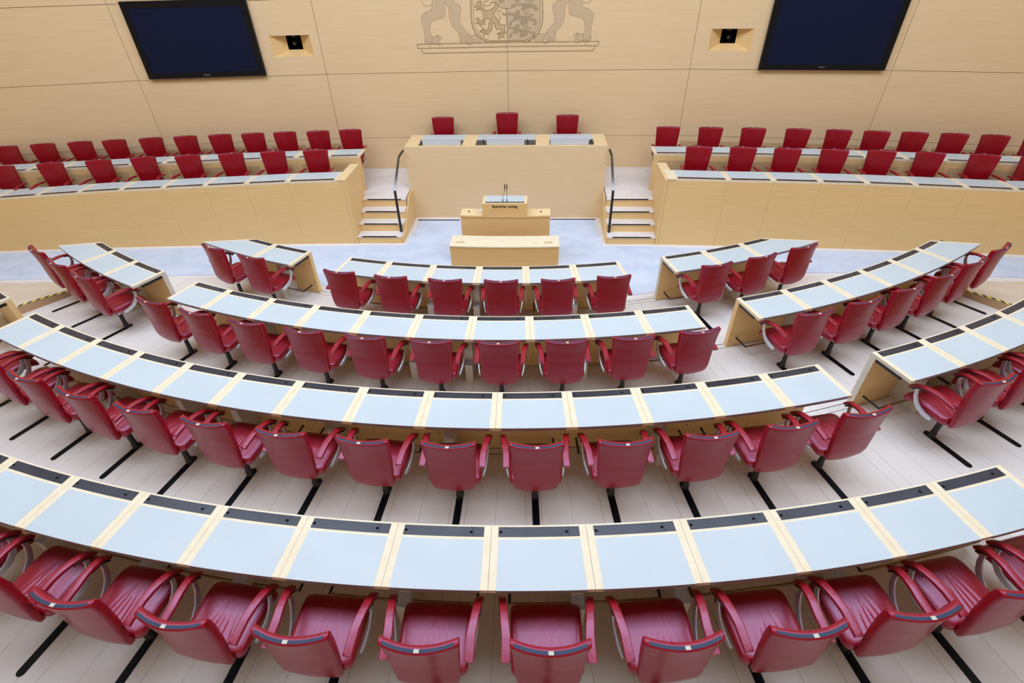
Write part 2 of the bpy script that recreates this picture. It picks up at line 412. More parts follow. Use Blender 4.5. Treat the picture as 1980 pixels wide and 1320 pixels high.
# ---------------------------------------------------------------- the swivel armchair
def slab(outline, levels, deform, inner=5):
    """closed cushion: outline = list of (u,v) ccw around the origin; levels = (scale inset in metres, w)"""
    mb = MB(); n = len(outline); rings = []
    cu = sum(p[0] for p in outline)/n; cv = sum(p[1] for p in outline)/n
    def ring(ins, w, k=1.):
        out = []
        for (u, v) in outline:
            du, dv = u-cu, v-cv; L = math.hypot(du, dv); f = max((L-ins)/L, .0)*k
            out.append((cu+du*f, cv+dv*f, w))
        return out
    w0, w1 = levels[0], levels[-1]
    for j in range(1, inner+1): rings.append(ring(w0[0], w0[1], j/(inner+1)))
    for ins, w in levels: rings.append(ring(ins, w))
    for j in range(inner, 0, -1): rings.append(ring(w1[0], w1[1], j/(inner+1)))
    v = [(cu, cv, w0[1])]+[p for r_ in rings for p in r_]+[(cu, cv, w1[1])]
    F = []; N = len(rings)
    for i in range(n): F.append((0, 1+(i+1) % n, 1+i)); F.append((len(v)-1, 1+(N-1)*n+i, 1+(N-1)*n+(i+1) % n))
    for r_ in range(N-1):
        for i in range(n):
            a = 1+r_*n; b = 1+(r_+1)*n; F.append((a+i, a+(i+1) % n, b+(i+1) % n, b+i))
    mb.add([deform(*p) for p in v], F)
    return mb

def rrect(x0, x1, y0, y1, r, n=5, m=7):
    pts = []
    cs = [(x1-r, y1-r, 0), (x0+r, y1-r, 90), (x0+r, y0+r, 180), (x1-r, y0+r, 270)]
    for i, (cx, cy, a) in enumerate(cs):
        arc = [(cx+r*math.cos(R(a+90*j/n)), cy+r*math.sin(R(a+90*j/n))) for j in range(n+1)]
        pts += arc
        nx, ny, na = cs[(i+1) % 4]; s = (nx+r*math.cos(R(na)), ny+r*math.sin(R(na)))
        e = arc[-1]
        for j in range(1, m): pts.append((e[0]+(s[0]-e[0])*j/m, e[1]+(s[1]-e[1])*j/m))
    return pts

def make_chair():
    root = empty('swivel_armchair')
    # seat
    def wr(u, v):   # leather creases fanning out towards the backrest
        z = 0
        for c, sl, am in ((-.085, .22, .8), (-.045, .10, 1.), (-.005, .02, .7), (.035, -.05, 1.), (.085, -.16, .9)):
            x = u-c-sl*(v-.0)-.25*max(0, v)**2*(1 if c < 0 else -1); e = math.exp(-(x/.011)**2)-.6*math.exp(-((x-.022)/.013)**2)
            z -= am*e*.0046*max(0, min(1, (.20-v)/.22))*max(0, min(1, (v+.125)/.06))
        return z
    def sd(u, v, w):
        t = max(0, (v-.20)/.12); drop = .045*t*t
        crown = .012*(1-(u/.24)**2)
        z = w+(crown+wr(u, v) if w > -.02 else 0)-drop
        return (u*(1+.03*(v/.3)), v, .452+z-.01*max(0, min(1, (.1-v)/.2)))
    o = slab(rrect(-.236, .236, -.135, .322, .045, 6, 24), [(.03, -.078), (.008, -.072), (0, -.058), (0, -.028), (.004, -.014), (.012, -.005), (.026, 0.), (.04, .002)], sd, 16).obj('seat', 'red_smooth', root, True)
    # backrest (u = x, v = z)
    prof = [(.335, -.150), (.38, -.165), (.45, -.175), (.55, -.176), (.68, -.178), (.82, -.190), (.93, -.206), (.98, -.216)]
    def yb(z):
        return interp(z, prof)
    def bd(u, v, w):
        c = (.034*min(1, max(0, (v-.45)/.4))+.018)*(u/.23)**2
        th = .7+.3*min(1, max(0, (v-.36)/.25))
        return (u, yb(v)+w*th+c, v)
    half = [(.0, .325), (.06, .328), (.12, .338), (.165, .352), (.182, .372), (.190, .41), (.198, .47), (.204, .55), (.209, .64), (.215, .74), (.222, .84), (.228, .92), (.231, .958), (.227, .970), (.21, .973), (.15, .973), (.09, .973), (.04, .973), (0, .973)]
    ol = half[:-1]+[(-x, z) for x, z in half[::-1]][:-1]
    # densify
    od = []
    for i, p in enumerate(ol):
        q = ol[(i+1) % len(ol)]; k = 2 if math.dist(p, q) > .03 else 1
        for j in range(k): od.append((p[0]+(q[0]-p[0])*j/k, p[1]+(q[1]-p[1])*j/k))
    back = slab(od, [(.02, -.032), (.006, -.030), (0, -.022), (0, 0.), (0, .016), (.006, .024), (.02, .026)], bd, 9).obj('backrest', 'red', root, True)
    # rear seam piping
    # dark strip on the top edge
    sb = MB(); n = 14
    for i in range(n):
        for_ = []
        for u in (-.205+.41*i/n, -.205+.41*(i+1)/n):
            c = .052*(u/.23)**2
            for yy, zz in ((-.019, .9742), (.001, .9752)):
                for_.append((u, yb(.975)+yy+c, zz))
        sb.add([for_[0], for_[2], for_[3], for_[1], (for_[0][0], for_[0][1], .966), (for_[2][0], for_[2][1], .966), (for_[3][0], for_[3][1], .966), (for_[1][0], for_[1][1], .966)],
               [(0, 1, 2, 3), (0, 4, 5, 1), (2, 6, 7, 3)])
    o = sb.obj('top_strip', 'strip', back); o['label'] = 'dark blue-grey strip'
    pb = MB(); y0 = yb(.975)-.009; pb.box(-.015, .015, y0-.0105, y0+.0105, .974, .9762); o = pb.obj('number_plate', 'plate', back)
    o['label'] = 'small pale number plate'
    # arm rests
    for s in (-1, 1):
        path = [(-.148, .638), (-.10, .645), (0, .656), (.08, .658), (.14, .650), (.195, .634), (.235, .612), (.260, .588), (.270, .572)]
        pts = []
        for i in range(len(path)-1):
            for j in range(3):
                t = j/3; pts.append((path[i][0]+(path[i+1][0]-path[i][0])*t, path[i][1]+(path[i+1][1]-path[i][1])*t))
        pts.append(path[-1])
        W = lambda y: .058-.006*max(0, y)/.25
        m = MB(); m.band([(s*(.262+.03*max(0, y+.0)/.25), y, z) for y, z in pts], [W(y) for y, z in pts], [.028 for y, z in pts], rnd=.25)
        arm = m.obj('armrest', 'red_smooth', root, True)
        c = MB(); c.band([(s*.289, y, z) for y, z in ((.13, .633), (.17, .624), (.208, .603), (.236, .578), (.248, .562))], .044, .016)
        o = c.obj('arm_cap', 'black', arm, True); o['label'] = 'black cap under the arm tip'
        br = [(s*.285, .200, .618), (s*.285, .206, .570), (s*.283, .192, .51), (s*.279, .160, .45), (s*.273, .115, .405), (s*.265, .060, .376), (s*.256, .010, .362), (s*.248, -.02, .358)]
        q = MB(); q.band(br, [.013, .014, .015, .015, .015, .015, .015, .014], [.030, .036, .044, .052, .056, .054, .046, .034], side=(0.0, .75, -.66) if False else (1, 0, 0), rnd=.45)
        o = q.obj('arm_bracket', 'silver', arm, True); o['label'] = 'polished metal arm bracket'
    # under-seat mechanism, column, foot
    m = MB(); m.box(-.08, .08, -.09, .11, .345, .385); m.box(-.03, .03, .10, .24, .350, .374); m.box(.1, .19, .06, .075, .35, .362)
    o = m.obj('tilt_mechanism', 'black', root, False, .006); o['label'] = 'black mechanism under the seat'
    m = MB(); m.tube([(0, 0, .20), (0, 0, .350)], .017, 16); o = m.obj('gas_lift', 'silver', root, True); o['label'] = 'bright metal gas lift'
    m = MB(); m.tube([(0, 0, .012), (0, 0, .07), (0, 0, .075), (0, 0, .20), (0, 0, .225), (0, 0, .23)], [.034, .033, .028, .026, .026, .02], 18)
    o = m.obj('column', 'black', root, True); o['label'] = 'black column'
    m = MB(); n = 20; pl = [(.034*math.cos(2*math.pi*i/n), .02+.058*math.sin(2*math.pi*i/n)) for i in range(n)]; m.prism(pl, 0.004, .02)
    o = m.obj('foot', 'black', root, False, .004); o['label'] = 'black foot plate'
    return root

chair0 = make_chair()
first = [True]
def put_chair(x, y, z, rz, label, group, sz=1.):
    c = chair0 if first[0] else copy_tree(chair0)
    first[0] = False
    c.location = (x, y, z); c.rotation_euler = (0, 0, rz); c.scale = (1, 1, sz)
    tag(c, label, 'chair', group)
    return c

ORD = ['first', 'second', 'third', 'fourth', 'fifth', 'sixth', 'seventh', 'eighth', 'ninth', 'tenth', 'eleventh', 'twelfth', 'thirteenth', 'fourteenth', 'fifteenth', 'sixteenth']
CH = {
 4: [(-14.25, 0), (-11.4, 0), (-8.55, .4), (-5.66, -1.), (-2.83, .1), (.03, .8), (2.9, -.7), (5.76, .8), (8.57, -.6), (11.3, -1.4), (14.1, -1), (16.9, -1)],
 3: [(-25.1, 1), (-22.0, 1), (-18.95, 1.1), (-15.9, -.8), (-12.8, -.6), (-9.66, -.8), (-6.52, 0), (-3.39, -1.6), (-.28, .4), (2.85, .3), (6.0, -.6), (9.14, -1.8), (12.2, -1.8), (15.25, -1)],
 2: [(-20.33, .4), (-16.81, 1.5), (-13.26, 1.3), (-9.62, 1.), (-6.03, -.3), (-2.41, -.3), (1.18, -.8), (4.74, -1.), (8.31, -2.2), (11.9, -.5)],
 1: [(-11.69, 2.), (-7.47, 2.2), (-3.25, .9), (.93, 0), (5.13, -.3), (9.34, -3)]}
CHL = {1: [(-24.3, -2), (-20.0, 3)], 2: [(-34.3, 2.), (-30.85, 1.6), (-27.35, 1.2)]}
CHR = {1: [(17.52, -.8), (21.6, 0), (25.8, -3)], 2: [(18.9, -2), (22.4, -2.2), (25.85, -1.8), (29.3, -2), (32.6, -1), (36., -1.8)], 3: [(21.4, -2), (24.45, -2), (27.5, -2), (30.6, -2)]}
DR = {4: .718, 3: .688, 2: .630, 1: .606}
ROWN = {4: 'nearest row', 3: 'second row from the viewer', 2: 'third row from the viewer', 1: 'row closest to the lectern'}
chair_spots = {1: [], 2: [], 3: [], 4: []}
def row_chairs(k, lst, what):
    n = len(lst)
    for i, (a, s) in enumerate(lst):
        r = RF[k]+DR[k]; x, y = polar(a, r)
        lab = 'red armchair, %s from the left %s' % (ORD[i], what)
        put_chair(x, y, STEPZ*(k-1), R(a+s), lab, 'red armchairs facing the lectern')
        chair_spots[k].append(a)
row_chairs(4, CH[4], 'behind the nearest curved desk row')
row_chairs(3, CH[3], 'at the long desk second from viewer')
row_chairs(2, CH[2], 'at the centre desk third from viewer')
row_chairs(1, CH[1], 'at the short centre desk before the lectern')
row_chairs(1, CHL[1], 'at the small desk front left of the lectern')
row_chairs(2, CHL[2], 'at the far left three-place desk')
row_chairs(1, CHR[1], 'at the small desk front right of the lectern')
row_chairs(2, CHR[2], 'at the far right six-place desk')
row_chairs(3, CHR[3], 'at the desk cut by the right photo edge')

# floor tracks (dark slots in the floor the chairs slide in), parts of one floor rail thing per row
def tracks():
    n = 8
    for k, lst in chair_spots.items():
        root = empty('chair_track_row', (0, 0, STEPZ*(k-1)))
        tag(root, 'black chair tracks let into the pale floor, %s' % ROWN[k], 'floor track')
        for a in lst:
            L0, L1 = .0, .49; w = .033
            pl = [(w*math.cos(R(t)), L0+w*math.sin(R(t))) for t in range(0, 181, 20)]
            pl = [(x, y+.045) for x, y in pl]+[(w*math.cos(R(t)), -(L1-.09)+w*math.sin(R(t))) for t in range(180, 361, 20)]
            m = MB(); m.prism(pl, .0005, .0035)
            x, y = polar(a, RF[k]+DR[k])
            link('floor_track', m.mesh('floor_track', 'track'), root, (x, y, 0), R(a))
tracks()

# ---------------------------------------------------------------- curved desks
def desk(label, P, seams, sc, ztop, zfloor, clip0=None, clip1=None, legs=(True, True), rail=True, boxes=(), brackets=(), front_h=None, dep=DEP, inset=False, endcap=0., pw=.065, pale_ends=(), group='curved wooden desk rows'):
    """P(t,d) -> (x,y); seams list in t; sc = metres per unit t; ztop number or function of point"""
    zt = ztop if callable(ztop) else (lambda p: ztop)
    c = P(seams[len(seams)//2], .2)
    root = empty('curved_desk', (c[0], c[1], zfloor)); tag(root, label, 'desk', group)
    Pl = lambda t, d: (P(t, d)[0]-c[0], P(t, d)[1]-c[1])
    zl = lambda off: (lambda p: zt((p[0]+c[0], p[1]+c[1]))-zfloor+off)
    g = .0012/sc; N = len(seams)-1
    for i in range(N):
        a, b = seams[i], seams[i+1]
        fa = (lambda d, a=a: a+g); fb = (lambda d, b=b: b-g)
        if i == 0 and clip0: fa = lambda d: clip0[0]+(clip0[1]-clip0[0])*d/dep
        if i == N-1 and clip1: fb = lambda d: clip1[0]+(clip1[1]-clip1[0])*d/dep
        m = MB(); m.sector(Pl, fa, fb, 0, dep, zl(-.035), zl(0), 6)
        top = m.obj('tabletop', 'maple_top', root)
        mg = .05/sc; ea = endcap/sc if i == 0 and endcap > 0 else 0; eb = -endcap/sc if i == N-1 and endcap < 0 else 0
        ga = lambda d: fa(d)+mg+ea; gb = lambda d: fb(d)-mg-eb
        m = MB(); m.sector(Pl, ga, gb, .114, dep+.0025, zl(-.034), zl(.0012), 6)
        o = m.obj('writing_surface', ['glass'], top); o['label'] = 'pale blue writing surface'
        m = MB(); m.sector(Pl, ga, gb, dep+.0026, dep+.0034, zl(-.034), zl(-.003), 6)
        o = m.obj('edge_band', ['edge_grey'], top); o['label'] = 'grey edge band'
        s0 = (lambda d, f=ga: f(.06)); s1 = (lambda d, f=gb: f(.06))
        if (i == 0 and clip0) : s0 = lambda d: ga(d)
        m = MB(); m.sector(Pl, ga, gb, .014, .093, zl(-.004), zl(.0015), 6)
        so = m.obj('socket_panel', 'socket', top); so['label'] = 'dark socket strip'
        if not inset:
            wdt = gb(.05)-ga(.05)
            for fr in (.03, .84):
                t = ga(.05)+wdt*fr; x, y = Pl(t, .056); z = zl(.0022)((x, y))
                m = MB(); n = 10; rr = .011
                m.add([(x+rr*math.cos(2*math.pi*j/n), y+rr*math.sin(2*math.pi*j/n), z) for j in range(n)], [tuple(range(n))])
                m.obj('cable_hole', 'hole', top)
            m = MB(); ts = ga(.05)+wdt*.862
            m.sector(Pl, ts, ts+.0025/sc, .017, .09, zl(.001), zl(.0019), 1); m.obj('cover_joint', 'hole', top)
        # front panel
        pa = (lambda d, a=a: a+g) if not (i == 0 and clip0) else (lambda d: clip0[0]+(clip0[1]-clip0[0])*d/dep)
        pb = (lambda d, b=b: b-g) if not (i == N-1 and clip1) else (lambda d: clip1[0]+(clip1[1]-clip1[0])*d/dep)
        m = MB(); m.sector(Pl, pa, pb, 0.0, pw, 0., zl(-.0352), 6)
        fp = m.obj('front_panel', 'maple', root)
        if inset:
            m = MB(); m.sector(Pl, a+.09/sc*1, b-.09/sc, -.002, .0, .09, zl(-.13), 6)
            o = m.obj('acoustic_inset', 'perf', fp); o['label'] = 'darker recessed acoustic panel'
    for which in pale_ends:  # thin plates added to put the skylight on these ends into their colour
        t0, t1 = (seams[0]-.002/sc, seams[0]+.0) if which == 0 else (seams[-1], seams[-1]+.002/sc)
        m = MB(); m.sector(Pl, t0, t1, 0, pw, 0, zl(-.0352), 1); o = m.obj('skylit_end', 'duct_and_skylit', root)
        m = MB(); m.sector(Pl, t0, t1, 0, dep, zl(-.035), zl(-.001), 1); o = m.obj('skylit_end', 'duct_and_skylit', root)
    # steel brackets and foot rail
    if rail:
        zb = .13
        segs = [0]+list(brackets)+[N]
        for p, q in zip(segs, segs[1:]):
            if p == q: continue
            t0 = seams[p]+.12/sc; t1 = seams[q]-.12/sc
            if p == 0 and clip0: t0 = max(t0, clip0[1]+.1/sc) if clip0[1] > seams[0] else t0
            n = max(4, int((q-p)*4)); pts = [(*Pl(t0+(t1-t0)*i/n, .27), zb) for i in range(n+1)]
            m = MB(); m.tube(pts, .011, 8)
            rl = m.obj('foot_rail', 'brass', root, True); rl['label'] = 'bronze foot rail'
            for t in (t0, t1):
                m = MB(); A = Pl(t, .06); B = Pl(t, .275); m.tube([(*A, zb), (*B, zb)], .011, 6)
                m.obj('rail_bracket', 'black', rl)
        for j in range(N+1):
            for dt in (-.03, .03):
                t = seams[j]+dt/sc
                if t < seams[0] or t > seams[-1]: continue
                if j not in (0, N) and (j not in brackets): continue
                m = MB(); m.sector(Pl, t-.012/sc, t+.012/sc, pw, .36, zl(-.085), zl(-.0352), 1)
                m.obj('support_bar', 'black', root)
            if j in brackets or j == 0 or j == N:
                for dt in (-.045, .045):
                    t = seams[j]+dt/sc
                    if t < seams[0] or t > seams[-1]: continue
                    for zz in (.09, .2):
                        x, y = Pl(t, pw+.0006); u, w = Pl(t+.008/sc, pw+.0006); dx, dy = (u-x), (w-y)
                        m = MB(); n = 8
                        m.add([(x+dx*math.cos(2*math.pi*k/n), y+dy*math.cos(2*math.pi*k/n), zz+.008*math.sin(2*math.pi*k/n)) for k in range(n)], [tuple(range(n))])
                        m.obj('bolt_hole', 'hole', root)
    for t in boxes:
        m = MB(); m.sector(Pl, t-.043/sc, t+.043/sc, pw+.001, .28, 0, zl(-.036), 1)
        cb = m.obj('cable_box', 'duct_and_skylit', root); cb['label'] = 'pale cable duct under the top'
        m = MB(); m.sector(Pl, t-.043/sc, t+.043/sc, .281, .385, 0, .26, 1); m.obj('duct_base', 'duct_and_skylit', cb)
        m = MB(); m.sector(Pl, t-.044/sc, t+.044/sc, .281, .386, .2605, .268, 1); m.obj('duct_lid', 'white', cb)
    return root
def PD(k): return lambda t, d: polar(t, RF[k]+d)
def scm(k): return R(1)*RF[k]
D = lambda k, key, label, **kw: desk(label, PD(k), SEAM[k][key], scm(k), .74+STEPZ*(k-1), STEPZ*(k-1), **kw)
D(4, 'C', 'nearest curved desk row with pale blue writing surfaces, cut off at the left photo edge', boxes=(-18.1, -13.6, -9.6, -6.35, -1.2, 3.9, 6.95, 11.8), brackets=(2, 4, 6, 8, 10, 12))
D(3, 'C', 'long curved fourteen-place desk, second row from the viewer', boxes=(-19.4, -14.3, -11.1, -6.3, -.9, 8.5), brackets=(2, 4, 6, 8, 10, 12))
D(3, 'R', 'curved desk running out at the right photo edge, pale skylit end panel showing', boxes=(22.2, 25.1), brackets=(2,), pale_ends=(0,))
D(3, 'L', 'dark-stripped desk end peeping in at the left photo edge', brackets=())
D(2, 'C', 'curved ten-place desk in the centre, third row from the viewer', boxes=(-15.3, -4.4, -.9, 6.2), brackets=(2, 4, 7, 9))
D(2, 'R', 'six-place curved desk at far right, its outer end cut off at an angle', clip1=(36.04, 38.37), boxes=(21.2,), brackets=(2, 4))
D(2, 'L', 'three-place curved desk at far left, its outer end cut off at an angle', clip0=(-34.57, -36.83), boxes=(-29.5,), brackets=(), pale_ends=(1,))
D(1, 'C', 'curved six-place desk directly in front of the stenographers bench', boxes=(-5.4, -1.4, 6.9), brackets=(2, 4))
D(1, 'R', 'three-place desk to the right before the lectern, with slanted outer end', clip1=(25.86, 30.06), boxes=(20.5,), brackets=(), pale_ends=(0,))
D(1, 'L', 'two-place desk to the left before the lectern, with slanted outer end', clip0=(-24.6, -28.73), boxes=(-20.5,), brackets=())

# ---------------------------------------------------------------- benches on both sides of the presiding desk
def bench_A(s):
    xs = ([-9.97, -9.2, -8.445, -7.68, -6.91, -6.14, -5.37, -4.61, -3.86, -2.84] if s < 0 else [2.88, 3.91, 4.66, 5.43, 6.18, 6.95, 7.74, 8.5, 9.3])
    P = lambda t, d: (t, yA(t)+d)
    r = desk('long front bench with tall veneer front, %s of the presiding desk' % ('left' if s < 0 else 'right'), P, xs, 1., lambda p: zA(p[0]), 0., rail=False, dep=.44, endcap=(-.12 if s < 0 else .12), group='tall veneered benches')
    r.name = 'bench'
    r['category'] = 'bench'
    # solid end wall next to the stairs
    c = r.location; m = MB(); x0, x1 = ((-2.84, -2.80) if s < 0 else (2.84, 2.88))
    m.box(x0-c[0]+.001, x1-c[0]-.001, 8.82-c[1], 9.70-c[1], 0, 1.24)
    m.box((-2.97 if s < 0 else 2.882)-c[0], (-2.842 if s < 0 else 3.01)-c[0], 9.262-c[1], 9.70-c[1], 0, 1.24)
    m.obj('end_wall', 'maple', r)
    t = MB(); t.box((-2.97 if s < 0 else 2.84)-c[0], (-2.80 if s < 0 else 3.01)-c[0], 8.82-c[1], 9.70-c[1], 1.2405, 1.246); t.obj('end_cap', 'maple_mid', r)
bench_A(-1); bench_A(1)
def bench_B(s):
    xs = ([-10.5, -9.85, -9.2, -8.56, -7.92, -7.29, -6.66, -6.03, -5.4, -4.75, -4.1, -3.47, -2.85] if s < 0 else [2.83, 3.63, 4.45, 5.26, 6.0, 6.6, 7.27, 7.9, 8.55, 9.2, 9.9])
    P = lambda t, d: (t, yB(t)+d)
    r = desk('raised rear bench with recessed acoustic panels, %s of the presiding desk' % ('left' if s < 0 else 'right'), P, xs, 1., lambda p: zB(p[0]), .61, rail=False, dep=.44, inset=True, group='tall veneered benches')
    r.name = 'bench'; r['category'] = 'bench'
bench_B(-1); bench_B(1)

GA = [(-3.55, 9.60, 0.555), (-4.36, 9.57, 0.54), (-5.17, 9.54, 0.515), (-6.0, 9.5, 0.498), (-6.85, 9.45, 0.483), (-7.7, 9.38, 0.452), (-8.6, 9.29, 0.43), (-9.49, 9.18, 0.41)]
GAR = [(3.54, 9.60, 0.577), (4.32, 9.58, 0.567), (5.09, 9.54, 0.554), (5.89, 9.5, 0.544), (6.68, 9.46, 0.536), (7.48, 9.40, 0.52), (8.34, 9.31, 0.505), (9.13, 9.22, 0.49)]
GB = [(-3.25, 10.83, 0.591), (-3.9, 10.75, 0.59), (-4.59, 10.72, 0.582), (-5.25, 10.68, 0.572), (-5.93, 10.64, 0.562), (-6.64, 10.58, 0.552), (-7.34, 10.51, 0.541), (-8.07, 10.42, 0.53), (-8.7, 10.29, 0.536), (-9.41, 10.18, 0.529), (-10.07, 10.02, 0.529)]
GBR = [(3.21, 10.78, 0.613), (4.03, 10.72, 0.615), (4.83, 10.64, 0.618), (5.66, 10.58, 0.612), (6.4, 10.52, 0.605), (7.08, 10.46, 0.592), (7.72, 10.36, 0.596), (8.38, 10.26, 0.596), (9.05, 10.17, 0.588), (9.72, 10.04, 0.588)]
for lst, up_, what in ((GA, 0, 'behind the left front bench'), (GAR, 0, 'behind the right front bench'), (GB, 1, 'in the rear row on the left'), (GBR, 1, 'in the rear row on the right')):
    for i, (x, y, z) in enumerate(lst):
        t = math.atan(-.022*x)*.9; sz = 1.
        if up_: sz = (z+.972-.612)/.972; z = .612
        else: z += .003
        put_chair(x-.155*math.sin(t)*-1, y-.155*math.cos(t), z, math.pi+t, 'red leather armchair %s, %s from the stairs' % (what, ORD[i]), 'red armchairs on the side benches', sz)
for x, sz, what in ((-1.36, .985, 'left of the three behind the high presiding desk'), (-.02, 1.062, 'tallest and middle one behind the high presiding desk'), (1.22, 1.01, 'right of the three behind the high presiding desk')):
    put_chair(x, 11.0, .75, math.pi, 'red leather armchair, '+what, 'red armchairs of the presiding desk', sz)

# ---------------------------------------------------------------- presiding desk
def presiding():
    r = empty('presiding_desk', (0, 10.4, 0)); tag(r, 'high maple presiding desk with plain front and three white screens', 'desk')
    m = MB(); m.box(-1.965, 1.95, -.36, -.30, 0, 1.42); m.box(-1.965, -1.90, -.30, .42, 0, 1.42); m.box(1.885, 1.95, -.30, .42, 0, 1.42)
    m.obj('front_panel', 'wall', r)
    m = MB(); m.box(-1.965, 1.95, -.36, .42, 1.4205, 1.458); m.obj('desktop', 'maple_mid', r)
    for x0, x1 in ((-1.70, -.85), (-.585, .58), (.85, 1.70)):
        m = MB(); m.box(x0, x1, .03, .42, 1.4575, 1.4615); o = m.obj('writing_surface', 'glass', r); o['label'] = 'pale blue writing surface'
        m = MB(); m.box(x0, x1, -.29, .03, 1.4575, 1.4612); o = m.obj('socket_panel', 'socket', r); o['label'] = 'dark control panel'
    for x in (-1.67, -.44, .42, 1.66):
        m = MB(); m.tube([(x, -.12, 1.46), (x, -.12, 1.50), (x, -.14, 1.53)], [.012, .008, .006], 8); m.obj('microphone_base', 'black', r, True)
presiding()
for x0, x1, w in ((-1.61, -.865, 'left'), (-.362, .365, 'middle'), (.863, 1.59, 'right')):
    m = MB(); m.add([(x0, 10.105, 1.462), (x1, 10.105, 1.462), (x1, 10.075, 1.60), (x0, 10.075, 1.60), (x0, 10.125, 1.462), (x1, 10.125, 1.462), (x1, 10.095, 1.602), (x0, 10.095, 1.602)],
                    [(0, 1, 2, 3), (4, 7, 6, 5), (3, 2, 6, 7), (0, 3, 7, 4), (1, 5, 6, 2), (0, 4, 5, 1)])
    o = m.obj('desk_screen', 'white'); tag(o, 'low white screen on the high presiding desk, %s of three' % w, 'screen', 'white screens on the presiding desk')

# ---------------------------------------------------------------- stairs and hand rails
def stairs(s):
    x0, x1 = (-2.798, -1.95) if s < 0 else (1.95, 2.838)
    r = empty('staircase', ((x0+x1)/2, 9.2, 0)); tag(r, 'short flight of pale treads beside the presiding desk, %s side' % ('left' if s < 0 else 'right'), 'stairs', 'short stair flights')
    c = r.location; ys = [8.83, 9.06, 9.29, 9.52]; h = .1525
    for i, y in enumerate(ys):
        yn = ys[i+1] if i < 3 else 9.54
        m = MB(); m.box(x0-c[0], x1-c[0], y+.012-c[1], yn+.012-c[1] if i < 3 else yn-c[1]-.001, 0, h*(i+1)-.022); m.obj('riser', 'maple', r)
        m = MB(); m.box(x0-c[0], x1-c[0], y-c[1], (yn+.012-c[1]) if i < 3 else yn-c[1]-.001, h*(i+1)-.021, h*(i+1)); t = m.obj('tread', 'riser_white', r)
        m = MB(); m.box(x0+.09-c[0], x1-.09-c[0], y-.004-c[1], y+.016-c[1], h*(i+1)-.012, h*(i+1)+.002); o = m.obj('nosing_strip', 'hole', t); o['label'] = 'black anti-slip edge'
    xs0, xs1 = (-1.949, -1.925) if s < 0 else (1.925, 1.949)
    m = MB(); prof = [(8.86, 0), (8.86, .13), (9.08, .14), (9.3, .29), (9.54, .44), (9.7, .60), (10.04, .60), (10.04, 0)]
    m.add([(xs0-c[0], y-c[1], z) for y, z in prof]+[(xs1-c[0], y-c[1], z) for y, z in prof],
          [tuple(range(8)), tuple(range(15, 7, -1))]+[(i, i+8, (i+1) % 8+8, (i+1) % 8) for i in range(8)])
    m.obj('side_panel', 'maple', r)
    hr = empty('handrail', (s*1.99, 9.03, h)); tag(hr, 'black flat-bar handrail with angled top, on the %s stairs' % ('left' if s < 0 else 'right'), 'handrail', 'stair handrails')
    z0 = .0; px = .0
    m = MB(); m.box(-.022, .022, -.012, .012, .001, .82); m.obj('post', 'black', hr, False, .003)
    m = MB(); m.band([(0, 0, .815), (0, .02, .845), (0, .60, 1.225), (0, .63, 1.235)], .044, .022); o = m.obj('rail', 'rail_metal', hr, True); o['label'] = 'steel sloping rail'
    m = MB(); m.band([(0, .63, 1.235), (0, .70, 1.238), (0, .985, 1.24)], .044, .022); o = m.obj('upper_rail', 'black', hr, True)
stairs(-1); stairs(1)

def text(body, size, width, mat, parent, loc, name, bold=.0008, ext=.0008, tall=1.):
    cu = bpy.data.curves.new(name, 'FONT'); cu.body = body; cu.size = size; cu.extrude = ext; cu.align_x = 'CENTER'; cu.align_y = 'CENTER'; cu.offset = bold
    cu.space_character = 1.10
    t = bpy.data.objects.new('t', cu); COL.objects.link(t)
    dg = bpy.context.evaluated_depsgraph_get(); dg.update()
    me = bpy.data.meshes.new_from_object(t.evaluated_get(dg)); bpy.data.objects.remove(t)
    xs = [v.co.x for v in me.vertices]; k = width/(max(xs)-min(xs))
    for v in me.vertices: v.co = (v.co.x*k, -v.co.z, v.co.y*k*tall)
    me.materials.clear(); me.materials.append(M[mat]); me.name = name
    o = bpy.data.objects.new(name, me); COL.objects.link(o); o.parent = parent; o.location = loc
    return o
